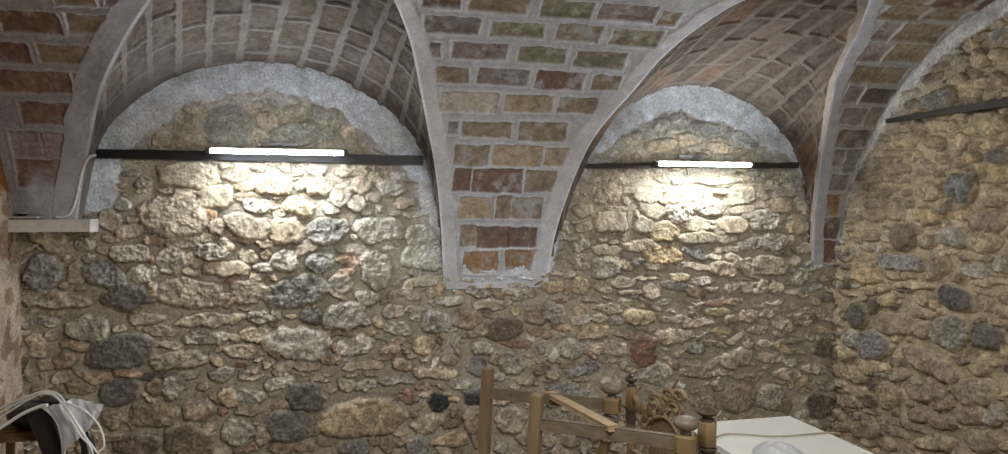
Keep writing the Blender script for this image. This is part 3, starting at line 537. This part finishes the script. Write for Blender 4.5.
def lamp(label, x0, x1, z, r, y, shade, bx0, bx1, bz, yb):
    t = thing('tube_lamp', label, 'lamp', ((x0 + x1) / 2, -.02, z), group='tube lamps on the timber bars')
    bm = B(); n = 20; L = x1 - x0
    lathe(bm, (x0, y, z), (1, 0, 0), [(0, r * .9), (.004, r), (L - .004, r), (L, r * .9)], 20); part('light_tube', bm, m_tube, t)
    bm = B()   # channel above and behind the tube
    beam(bm, (x0 - .03, y + r + .010, z + r * .2), (x1 + .03, y + r + .010, z + r * .2), .012, r * 2.0, bev=.002)
    beam(bm, (x0 - .03, y + .004, z + r + .006), (x1 + .03, y + .004, z + r + .006), shade, .006, bev=.001); part('reflector', bm, m_grey_plastic, t, False)
    for x, s in ((x0, -1), (x1, 1)):
        bm = B(); lathe(bm, (x, y, z), (s, 0, 0), [(0.0005, r * 1.08), (.024, r * 1.08), (.028, r * .8)], 16); part('end_cap', bm, m_grey_plastic, t)
    for x in (x0 + .18 * L, x1 - .18 * L):
        bm = B(); beam(bm, (x, y + r + .014, z), (x, yb, z), .02, .012, bev=.001); part('bracket_arm', bm, m_steel, t, False)
    bm = B(); beam(bm, (bx0, -.055, bz), (bx1, -.055, bz), .03, .022, bev=.003)
    beam(bm, ((bx0 + bx1) / 2, -.055, bz), ((bx0 + bx1) / 2, y + r + .01, z + r * .6), .012, .006, bev=.001)
    beam(bm, ((bx0 + bx1) / 2, -.055, bz), ((bx0 + bx1) / 2, -.046, bz), .012, .012, bev=.001)
    part('driver_box', bm, m_steel, t, False)
    return t
lamp('lit white tube lamp on the long black bar of the left recess', -.729, .069, 2.326, .0135, -.24, .016, -.44, -.217, 2.392, -.056)
tr = lamp('lit white tube lamp on the thin bar of the right recess', 2.259, 2.990, 2.294, .0135, -.24, .011, 2.50, 2.74, 2.362, -.069)
bm = B(); tube(bm, [(2.56, -.07, 2.27), (2.56, -.085, 2.25), (2.56, -.085, 2.225)], .005, 8); part('hook', bm, m_dark, tr)
# cable of the left lamp
t = thing('power_cable', 'white cable looping from the black bar down to the shelf', 'cable', (-1.43, -.05, 2.30))
bm = B(); tube(bm, [(-1.353, -0.284, 2.283), (-1.377, -0.282, 2.279), (-1.401, -0.273, 2.262), (-1.427, -0.252, 2.222), (-1.457, -0.218, 2.152), (-1.480, -0.187, 2.082), (-1.503, -0.161, 2.016), (-1.529, -0.141, 1.962), (-1.554, -0.131, 1.932), (-1.588, -0.127, 1.920), (-1.620, -0.126, 1.919)], .0075, 10); part('cord', bm, m_cable, t)
bm = B(); blob(bm, (-1.478, -0.188, 2.085), .016, .016, .008); part('cable_clip', bm, m_cable, t)
# ---------------------------------------------------------------- shelf and what stands on it
bm = B(); beam(bm, (-1.86, -.09, 1.868), (-1.415, -.09, 1.868), .22, .074, bev=.003)
sh = part('wall_shelf', bm, m_shelf, None, False); tag(sh, 'thick white painted shelf board on the back wall at far left', 'shelf')
t = thing('small_plank', 'short thin plank lying on the left end of the white shelf', 'plank', (-1.78, -.11, 1.906))
bm = B(); beam(bm, (-1.85, -.11, 1.918), (-1.70, -.11, 1.918), .17, .012, bev=.001); part('board', bm, m_plank_top, t, False)
bm = B(); beam(bm, (-1.85, -.11, 1.909), (-1.702, -.11, 1.909), .16, .006, bev=.0); part('underside', bm, m_dark, t, False, 'dark underside strip')
t = thing('small_dish', 'small dark dish with pale rim on the thin plank', 'dish', (-1.79, -.15, 1.925))
bm = B(); lathe(bm, (-1.79, -.15, 1.9252), (0, 0, 1), [(0, .018), (.008, .026), (.014, .028), (.015, .024), (.008, .02)], 20); part('bowl', bm, m_dark, t)
bm = B(); lathe(bm, (-1.79, -.15, 1.9405), (0, 0, 1), [(0, .027), (.004, .0275), (.007, .02), (.008, .004)], 20); part('lid', bm, m_plank_top, t, True, 'pale lid')
# ---------------------------------------------------------------- upturned chair and the carved chair carrying it
Z_T = 1.13
N1, F1, N2, F2 = V3(.893, -1.867, 0), V3(.792, -1.286, 0), V3(1.414, -2.276, 0), V3(1.34, -1.651, 0)
ax = ((N2 - N1) + (F2 - F1)).normalized()
cu = thing('upturned_chair', 'weathered chair frame turned upside down, legs pointing up, in front of the stone wall', 'chair', (1.1, -1.77, .50))
def up_(p, z, k=0): return V3(p.x - ax.x * k, p.y - ax.y * k, z)
for p in (N1, F1):
    bm = B(); h = Z_T
    w_ = .050
    p_top = up_(p, h); p_mid = up_(p, .50, .035); p_low = up_(p, .10, .11)
    s = V3(-ax.y, ax.x, 0)
    vs = []
    for q, ww in ((p_top, .046), (p_top - V3(0, 0, .006), .052), (p_mid, .054), (p_low, .044)):
        vs.append([bm.verts.new(q + (ax * a + s * b) * ww / 2) for a, b in ((-1, -1), (1, -1), (1, 1), (-1, 1))])
    for A_, B_ in zip(vs[:-1], vs[1:]):
        for i in range(4): bm.faces.new((A_[i], A_[(i + 1) % 4], B_[(i + 1) % 4], B_[i]))
    bm.faces.new(vs[0]); bm.faces.new(vs[-1][::-1])
    part('square_leg', bm, m_old_wood, cu, False)
def sq(bm, c, hw, z0, z1, rot, n=4, ch=.2):
    ring = []
    for z, k in ((z0, .82), (z0 + .008, 1), (z1 - .008, 1), (z1, .82)):
        R = []
        for i in range(n):
            a = rot + 2 * math.pi * i / n
            for da in ((-ch, ch) if n == 4 else (0,)): R.append(bm.verts.new(V3(c.x, c.y, z) + V3(math.cos(a + da), math.sin(a + da), 0) * hw * k))
        ring.append(R)
    m_ = len(ring[0])
    for A_, B_ in zip(ring[:-1], ring[1:]):
        for i in range(m_): bm.faces.new((A_[i], A_[(i + 1) % m_], B_[(i + 1) % m_], B_[i]))
    bm.faces.new(ring[0][::-1]); bm.faces.new(ring[-1])
rot = math.atan2(ax.y, ax.x) + math.pi / 4
for p in (N2, F2):
    k = 1.0 if p is N2 else .92
    bm = B(); sq(bm, p, .052 * k, .955, 1.035, rot)
    AXL = V3(ax.x * .10, ax.y * .10, .46); AXN = AXL.normalized(); LEAN = lambda z: V3(p.x, p.y, z) - ax * (.10 * (.96 - z) / .46)
    lathe(bm, LEAN(.50), AXL, [(0, .03), (.06, .03), (.08, .036), (.12, .024), (.2, .034), (.26, .030), (.30, .022), (.33, .034), (.335, .04), (.345, .04), (.35, .03)], 20)
    lg = part('turned_leg', bm, m_turned, cu)
    bm = B(); lathe(bm, (p.x, p.y, 1.034), (0, 0, 1), [(0, .024), (.010, .020), (.018, .024), (.024, .040), (.035, .050), (.048, .053), (.060, .049), (.069, .036), (.073, .014)], 28); part('ball_foot', bm, m_ball, lg, True, 'worn grey ball foot')
    bm = B(); 
    for zz_ in (.905, .930): lathe(bm, LEAN(zz_ - .008), AXL, [(0, .03), (.004, .044), (.012, .044), (.016, .03)], 24)
    part('turned_ring', bm, m_dark_turned if p is N2 else m_ball, lg)
    bm = B(); lathe(bm, LEAN(.815), AXL, [(0, .028), (.01, .040), (.05, .046), (.062, .044), (.068, .03)], 40, .06, 10); part('fluted_collar', bm, m_new_wood if p is F2 else m_turned, lg)
for a, b in ((N1, N2), (F1, F2)):
    bm = B(); beam(bm, up_(a, .997), up_(b, .997), .022, .056, bev=.002); part('side_rail', bm, m_rail, cu, False)
bm = B(); beam(bm, (1.084, -1.426, 1.012), (1.169, -2.099, 1.023), .05, .022, bev=.002); part('diagonal_brace', bm, m_new_wood, cu, False, 'pale raw wood brace')
bm = B(); c = (N1 + F1 + N2 + F2) / 4
q = [up_(p, 0) for p in (N1, F1, F2, N2)]; q[0] = up_(N1, 0, .03); q[1] = up_(F1, 0, .03)
q = [c + (p - c) * 1.04 for p in q]
lo = [bm.verts.new((p.x, p.y, .503)) for p in q]; hi = [bm.verts.new((p.x, p.y, .553)) for p in q]
bm.faces.new(lo); bm.faces.new(hi[::-1])
for i in range(4): bm.faces.new((lo[i], lo[(i + 1) % 4], hi[(i + 1) % 4], hi[i]))
part('seat', bm, m_old_wood, cu, False)
bm = B(); beam(bm, up_(N1, .22, .085), up_(F1, .22, .085), .02, .14, bev=.003); part('backrest', bm, m_old_wood, cu, False)
# carved chair
P1 = V3(1.472, -1.581, 0); P2 = V3(1.544, -2.215, 0); P1.z = 0; P2.z = 0
pd = (P2 - P1).normalized(); pn = V3(pd.y, -pd.x, 0)      # pn: towards the seat
if pn.x > 0: pn = -pn
cc = thing('carved_chair', 'carved wooden chair with scrolled crest, standing upright beneath the upturned chair', 'chair', (1.3, -1.95, 0))
for p, k in ((P1, .74), (P2, 1.05)):
    bm = B(); sq(bm, p, .040 * k, .955, 1.065, math.atan2(pd.y, pd.x) + .3, 6)
    lathe(bm, (p.x, p.y, 0), (0, 0, 1), [(0, .022), (.03, .03), (.08, .03), (.1, .022), (.3, .026), (.40, .03), (.52, .03), (.6, .02), (.75, .021), (.84, .021), (.87, .024), (.88, .032 * k)], 20)
    po = part('back_post', bm, m_turned, cc)
    bm = B(); lathe(bm, (p.x, p.y, .868), (0, 0, 1), [(0, .024), (.012, .032 * k), (.035, .040 * k), (.06, .034 * k), (.068, .026), (.072, .038 * k), (.080, .040 * k), (.087, .028)], 24); part('dark_turning', bm, m_dark_turned, po, True, 'dark turned bulb')
    bm = B(); lathe(bm, (p.x, p.y, 1.063), (0, 0, 1), [(0, .03 * k), (.008, .031 * k), (.013, .02 * k), (.020, .02 * k), (.028, .036 * k), (.038, .043 * k), (.046, .040 * k), (.052, .022 * k), (.060, .016), (.064, .004)], 24); part('finial', bm, m_dark_turned, po, True, 'dark turned finial')
FR = [P1 + pn * .47, P2 + pn * .47]
for p in FR:
    bm = B(); lathe(bm, (p.x, p.y, 0), (0, 0, 1), [(0, .02), (.03, .034), (.06, .03), (.09, .02), (.25, .03), (.32, .022), (.36, .034), (.455, .034)], 20); part('front_leg', bm, m_turned, cc)
bm = B(); c = (P1 + P2 + FR[0] + FR[1]) / 4; q = [c + (p - c) * 1.06 for p in (P1 - pn * -.02, P2 - pn * -.02, FR[1], FR[0])]
lo = [bm.verts.new((p.x, p.y, .452)) for p in q]; hi = [bm.verts.new((p.x, p.y, .500)) for p in q]
bm.faces.new(lo); bm.faces.new(hi[::-1])
for i in range(4): bm.faces.new((lo[i], lo[(i + 1) % 4], hi[(i + 1) % 4], hi[i]))
part('seat', bm, m_old_wood, cc, False)
for a, b, z in ((P1, FR[0], .2), (P2, FR[1], .2), (FR[0], FR[1], .25)):
    bm = B(); beam(bm, (a.x, a.y, z), (b.x, b.y, z), .024, .04); part('stretcher', bm, m_old_wood, cc, False)
# carved back panel, drawn in the plane of the back
thick = pn * .016
bm = B(); out = [(1.493, -1.764, 0.699), (1.492, -1.762, 0.884), (1.494, -1.780, 0.928), (1.499, -1.824, 0.964), (1.505, -1.876, 0.985), (1.511, -1.926, 0.992), (1.517, -1.975, 0.978), (1.520, -2.007, 0.950), (1.523, -2.031, 0.903), (1.525, -2.048, 0.751)]
f0 = [bm.verts.new(V3(p) + thick * .5) for p in out]; f1 = [bm.verts.new(V3(p) - thick * .5) for p in out]
bm.faces.new(f0); bm.faces.new(f1[::-1])
for i in range(len(out)): j = (i + 1) % len(out); bm.faces.new((f0[i], f0[j], f1[j], f1[i]))
part('textured_panel', bm, m_panel, cc, False)
bm = B(); tube(bm, [V3(p) + thick for p in ((1.490, -1.745, 0.712), (1.491, -1.753, 0.881), (1.493, -1.771, 0.925), (1.498, -1.815, 0.964), (1.505, -1.876, 0.990), (1.512, -1.934, 0.997), (1.518, -1.983, 0.980), (1.522, -2.023, 0.951), (1.526, -2.054, 0.906), (1.528, -2.078, 0.762))], .009, 10); part('arched_moulding', bm, m_carved, cc)
def spiral(bm, c, r0, r1, a0, turns, tr, off, ry=1.25):
    c = V3(c) + thick * off; pts = []
    n = int(14 * abs(turns)) + 3
    for i in range(n):
        t = i / (n - 1); a = a0 + turns * 2 * math.pi * t; r = r0 + (r1 - r0) * t
        pts.append(c + pd * (r * 1.7 * math.cos(a)) + V3(0, 0, r * math.sin(a)))
    tube(bm, pts, tr, 8, 2, tr * .55)
bm = B()
spiral(bm, (1.500, -1.832, 1.047), .050, .010, -1.2, 1.35, .012, .6); spiral(bm, (1.499, -1.823, 1.045), .032, .006, -1.0, 1.1, .010, 1.0)
part('scroll', bm, m_carved, cc)
bm = B()
spiral(bm, (1.519, -1.998, 1.057), .048, .010, 3.9, -1.35, .012, .6); spiral(bm, (1.519, -1.998, 1.057), .030, .006, 3.8, -1.1, .010, 1.0)
part('scroll', bm, m_carved, cc)
bm = B()
spiral(bm, (1.513, -1.941, 1.103), .034, .008, 0.2, 1.2, .012, .8); part('scroll', bm, m_carved, cc)
bm = B()
spiral(bm, (1.524, -2.037, 1.126), .026, .006, 0, 1.6, .011, 1.0); blob(bm, V3((1.524, -2.037, 1.126)), .022, .022, .026); part('scroll', bm, m_carved, cc)
Mp = Matrix((( pd.x, pn.x, 0), (pd.y, pn.y, 0), (0, 0, 1)))
bm = B()
for (p, a, b, an) in (((1.483, -1.678, 0.979), .060, .034, .2), ((1.478, -1.639, 1.004), .045, .016, -.7), ((1.487, -1.716, 0.944), .05, .022, .9), ((1.483, -1.678, 0.914), .05, .02, -.4), ((1.492, -1.761, 0.996), .02, .04, 0)):
    R2 = Matrix(((math.cos(an), 0, -math.sin(an)), (0, 1, 0), (math.sin(an), 0, math.cos(an)))); blob(bm, V3(p), a, .014, b, Mp @ R2, .08, 16)
part('leaf_carving', bm, m_carved, cc)
for p, a, b in (((1.506, -1.884, 1.023), .016, .026), ((1.510, -1.917, 1.004), .02, .02), ((1.498, -1.815, 0.986), .02, .022), ((1.521, -2.014, 1.016), .02, .022), ((1.514, -1.950, 1.054), .014, .024), ((1.526, -2.061, 1.007), .03, .016)):
    bm = B(); blob(bm, V3(p) + thick * .5, a, .014, b, Mp, .05, 14); part('bead_carving', bm, m_carved, cc)
bm = B(); tube(bm, [V3(p) for p in ((1.510, -1.917, 1.087), (1.513, -1.941, 1.126), (1.516, -1.965, 1.155), (1.520, -2.001, 1.195))], .014, 10, 6, .004); part('leaf_tip', bm, m_carved, cc)
bm = B(); beam(bm, (P1.x, P1.y, .72), (P2.x, P2.y, .72), .022, .06); part('back_rail', bm, m_old_wood, cc, False)
# ---------------------------------------------------------------- white table
wt = thing('white_table', 'white topped table standing in front of the right corner', 'table', (2.28, -1.8, 0))
bm = B(); beam(bm, (1.935, -1.80, .727), (2.628, -1.80, .727), 1.13, .026, bev=.002); part('tabletop', bm, m_white_top, wt, False)
for x in (1.985, 2.578):
    for y in (-1.29, -2.31):
        bm = B(); beam(bm, (x, y, 0), (x, y, .714), .04, .04, up=(0, 1, 0)); part('leg', bm, m_leg_metal, wt, False)
bm = B(); tube(bm, [(1.828, -1.605, 0.740), (1.917, -1.559, 0.740), (1.988, -1.516, 0.740), (2.054, -1.484, 0.740), (2.118, -1.489, 0.740), (2.196, -1.527, 0.740), (2.278, -1.570, 0.740), (2.386, -1.588, 0.740), (2.485, -1.587, 0.740), (2.586, -1.586, 0.740), (2.673, -1.603, 0.740)], .0045, 8)
for v in bm.verts: v.co.z += .0075
tag(part('beige_cable', bm, m_beige_cable), 'thin beige cable lying across the white tabletop', 'cable')
bm = B(); nu, nv = 34, 30; rows = []
c0 = V3((2.141, -1.866, 0.740))
for i in range(nu):
    row = []
    for j in range(nv):
        u = i / (nu - 1) * 2 - 1; v = j / (nv - 1) * 2 - 1
        mx_ = max(abs(u), abs(v)); r = math.hypot(u, v)
        if r > 0: u, v = u * mx_ / r, v * mx_ / r
        r = mx_; h = max(0, 1 - r * r) ** .8 * .065 + .006 * math.sin(9 * u + 4 * v) * max(0, 1 - r) + .004 * math.sin(17 * v - 5 * u) * max(0, 1 - r)
        row.append((u * .135 + .04 * v, v * .20, h + .0015))
    rows.append(row)
gv = [[bm.verts.new(c0 + V3(*p)) for p in row] for row in rows]
for i in range(nu - 1):
    for j in range(nv - 1): bm.faces.new((gv[i][j], gv[i + 1][j], gv[i + 1][j + 1], gv[i][j + 1]))
bmesh.ops.solidify(bm, geom=list(bm.faces), thickness=.001)
tag(part('plastic_sheet', bm, m_plastic), 'rumpled white plastic sheet heaped on the white tabletop', 'plastic sheet')
# ---------------------------------------------------------------- left corner: stool, black bag, white cloth, cables
st = thing('rush_stool', 'tall dark wooden stool with woven rush seat in the left corner', 'stool', (-1.45, -.95, 0))
bm = B(); n = 22; g = []
for i in range(n + 1):
    row = []
    for j in range(n + 1):
        u = i / n * 2 - 1; v = j / n * 2 - 1
        e = 1 - max(abs(u), abs(v)) ** 6
        rid = .004 * math.sin((v if abs(v) < abs(u) else u) * 40)
        row.append(V3(-1.45 + u * .20, -.95 + v * .19, .86 + .02 * e + rid))
    g.append([bm.verts.new(p) for p in row])
for i in range(n):
    for j in range(n): bm.faces.new((g[i][j], g[i + 1][j], g[i + 1][j + 1], g[i][j + 1]))
bmesh.ops.solidify(bm, geom=list(bm.faces), thickness=-.045)
part('rush_seat', bm, m_rush, st)
for sx in (-1, 1):
    for sy in (-1, 1):
        bm = B(); lathe(bm, (-1.45 + sx * .175, -.95 + sy * .165, 0), (0, 0, 1), [(0, .017), (.3, .021), (.82, .021), (.845, .017)], 14); part('leg', bm, m_stool, st)
for z, ys in ((.3, (-.165, .165)), (.55, (-.165, .165))):
    for y in ys:
        bm = B(); beam(bm, (-1.62, -.95 + y, z), (-1.28, -.95 + y, z), .018, .024); part('rung', bm, m_stool, st, False)
for x in (-.175, .175):
    bm = B(); beam(bm, (-1.45 + x, -1.115, .42), (-1.45 + x, -.785, .42), .018, .024); part('rung', bm, m_stool, st, False)
bg = thing('black_bag', 'black leather bag slumped over the rush stool under white cables', 'bag', (-1.42, -1.0, .88))
bm = B(); blob(bm, (-1.40, -.97, .945), .165, .12, .075, None, .06, 28); part('bag_body', bm, m_leather, bg)
def strap(pts, w0, th):
    bm = B(); p = catmull(pts, 8); rings = []
    for i, q in enumerate(p):
        d = (p[min(i + 1, len(p) - 1)] - p[max(i - 1, 0)]).normalized(); s = V3(.985, -.17, 0); s = (s - d * s.dot(d)).normalized(); u = d.cross(s)
        rings.append([bm.verts.new(q + s * (w0 / 2 * a) + u * (th / 2 * b)) for a, b in ((-1, -.3), (-.7, -1), (.7, -1), (1, -.3), (1, .3), (.7, 1), (-.7, 1), (-1, .3))])
    for A_, B_ in zip(rings[:-1], rings[1:]):
        for i in range(8): bm.faces.new((A_[i], A_[(i + 1) % 8], B_[(i + 1) % 8], B_[i]))
    bm.faces.new(rings[0][::-1]); bm.faces.new(rings[-1]); return bm
part('flap', strap([(-1.487, -0.835, 0.964), (-1.386, -1.105, 1.008), (-1.339, -1.179, 0.954), (-1.300, -1.210, 0.880), (-1.268, -1.220, 0.777), (-1.250, -1.227, 0.645)], .095, .03), m_leather, bg)
part('flap', strap([(-1.245, -1.017, 0.926), (-1.199, -1.111, 0.900), (-1.157, -1.163, 0.855), (-1.136, -1.180, 0.781), (-1.127, -1.185, 0.618)], .06, .03), m_leather, bg)
bm = B(); blob(bm, (-1.320, -1.120, 1.054), .045, .03, .026); part('buckle', bm, mat('bag_gloss', (.06, .055, .05), .18, spec=.8), bg)
# cloth
bm = B(); top = [(-1.356, -1.153, 1.022), (-1.293, -1.188, 1.036), (-1.245, -1.179, 1.048), (-1.194, -1.150, 1.054), (-1.131, -1.185, 1.040), (-1.048, -1.267, 1.049)]
bot = [(-1.227, -1.282, 0.748), (-1.208, -1.274, 0.837), (-1.174, -1.261, 0.877), (-1.133, -1.270, 0.914), (-1.092, -1.279, 0.961), (-1.064, -1.285, 0.998)]
mid = [(-1.236, -1.286, 0.954), (-1.240, -1.224, 0.927), (-1.187, -1.256, 0.961), (-1.155, -1.222, 0.977), (-1.093, -1.288, 1.010), (-1.054, -1.276, 1.028)]
nu = 41; nv = 26; T_, M_, B_2 = catmull(top, 8), catmull(mid, 8), catmull(bot, 8); g = []
for i in range(nu):
    row = []
    for j in range(nv):
        v = j / (nv - 1); p = T_[i] * (1 - v) * (1 - 2 * v) + M_[i] * 4 * v * (1 - v) + B_2[i] * v * (2 * v - 1)
        k = .012 * math.sin(i * .55 + v * 5) + .007 * math.sin(i * 1.1 - v * 7 + 1)
        row.append(bm.verts.new(p + V3(.2, -.95, 0) * k))
    g.append(row)
for i in range(nu - 1):
    for j in range(nv - 1): bm.faces.new((g[i][j], g[i + 1][j], g[i + 1][j + 1], g[i][j + 1]))
bmesh.ops.solidify(bm, geom=list(bm.faces), thickness=.0015)
tag(part('white_cloth', bm, m_plastic), 'creased white cloth draped over the black bag in the left corner', 'cloth')
cb = thing('cable_bundle', 'loose bundle of white cables running over the black bag', 'cable', (-1.42, -1.1, 1.0))
for pts in (((-1.596, -1.056, 0.965), (-1.503, -1.097, 1.019), (-1.420, -1.137, 1.064), (-1.347, -1.174, 1.098), (-1.285, -1.209, 1.098), (-1.229, -1.264, 1.073), (-1.167, -1.341, 1.035), (-1.111, -1.367, 0.951), (-1.059, -1.381, 0.878), (-1.006, -1.395, 0.806)),
            ((-1.592, -1.068, 0.944), (-1.490, -1.111, 1.007), (-1.407, -1.150, 1.060), (-1.334, -1.187, 1.094), (-1.272, -1.223, 1.091), (-1.213, -1.289, 1.060), (-1.164, -1.353, 1.015), (-1.117, -1.376, 0.941), (-1.073, -1.388, 0.891), (-1.054, -1.383, 0.815)),
            ((-1.225, -1.265, 1.069), (-1.165, -1.321, 1.066), (-1.105, -1.356, 1.048), (-1.054, -1.379, 1.006), (-1.023, -1.388, 0.951), (-1.014, -1.391, 0.887), (-1.041, -1.386, 0.860)),
            ((-1.601, -1.044, 0.984), (-1.498, -1.088, 1.037), (-1.402, -1.141, 1.079), (-1.333, -1.167, 1.101), (-1.266, -1.214, 1.100), (-1.207, -1.280, 1.071), (-1.149, -1.336, 1.000), (-1.097, -1.361, 0.921), (-1.075, -1.368, 0.811))):
    bm = B(); tube(bm, list(pts), .0046, 8); part('cord', bm, m_cable, cb)
bm = B(); tube(bm, [(-1.560, -1.148, 0.913), (-1.486, -1.164, 0.960), (-1.409, -1.192, 1.009), (-1.332, -1.220, 1.043), (-1.296, -1.238, 1.052)], .008, 10); part('hem', bm, m_plastic, cb, True, 'thicker rolled white cloth sleeve')  # rolled edge of the white cloth, grouped with the cables
bm = B(); tube(bm, [(-1.402, -0.934, 1.136), (-1.405, -0.934, 1.075), (-1.408, -0.934, 1.040)], .003, 8); blob(bm, (-1.405, -0.935, 1.058), .007, .007, .008)
tag(part('thin_rod', bm, m_plank_top), 'thin pale rod sticking up from the black bag', 'rod')
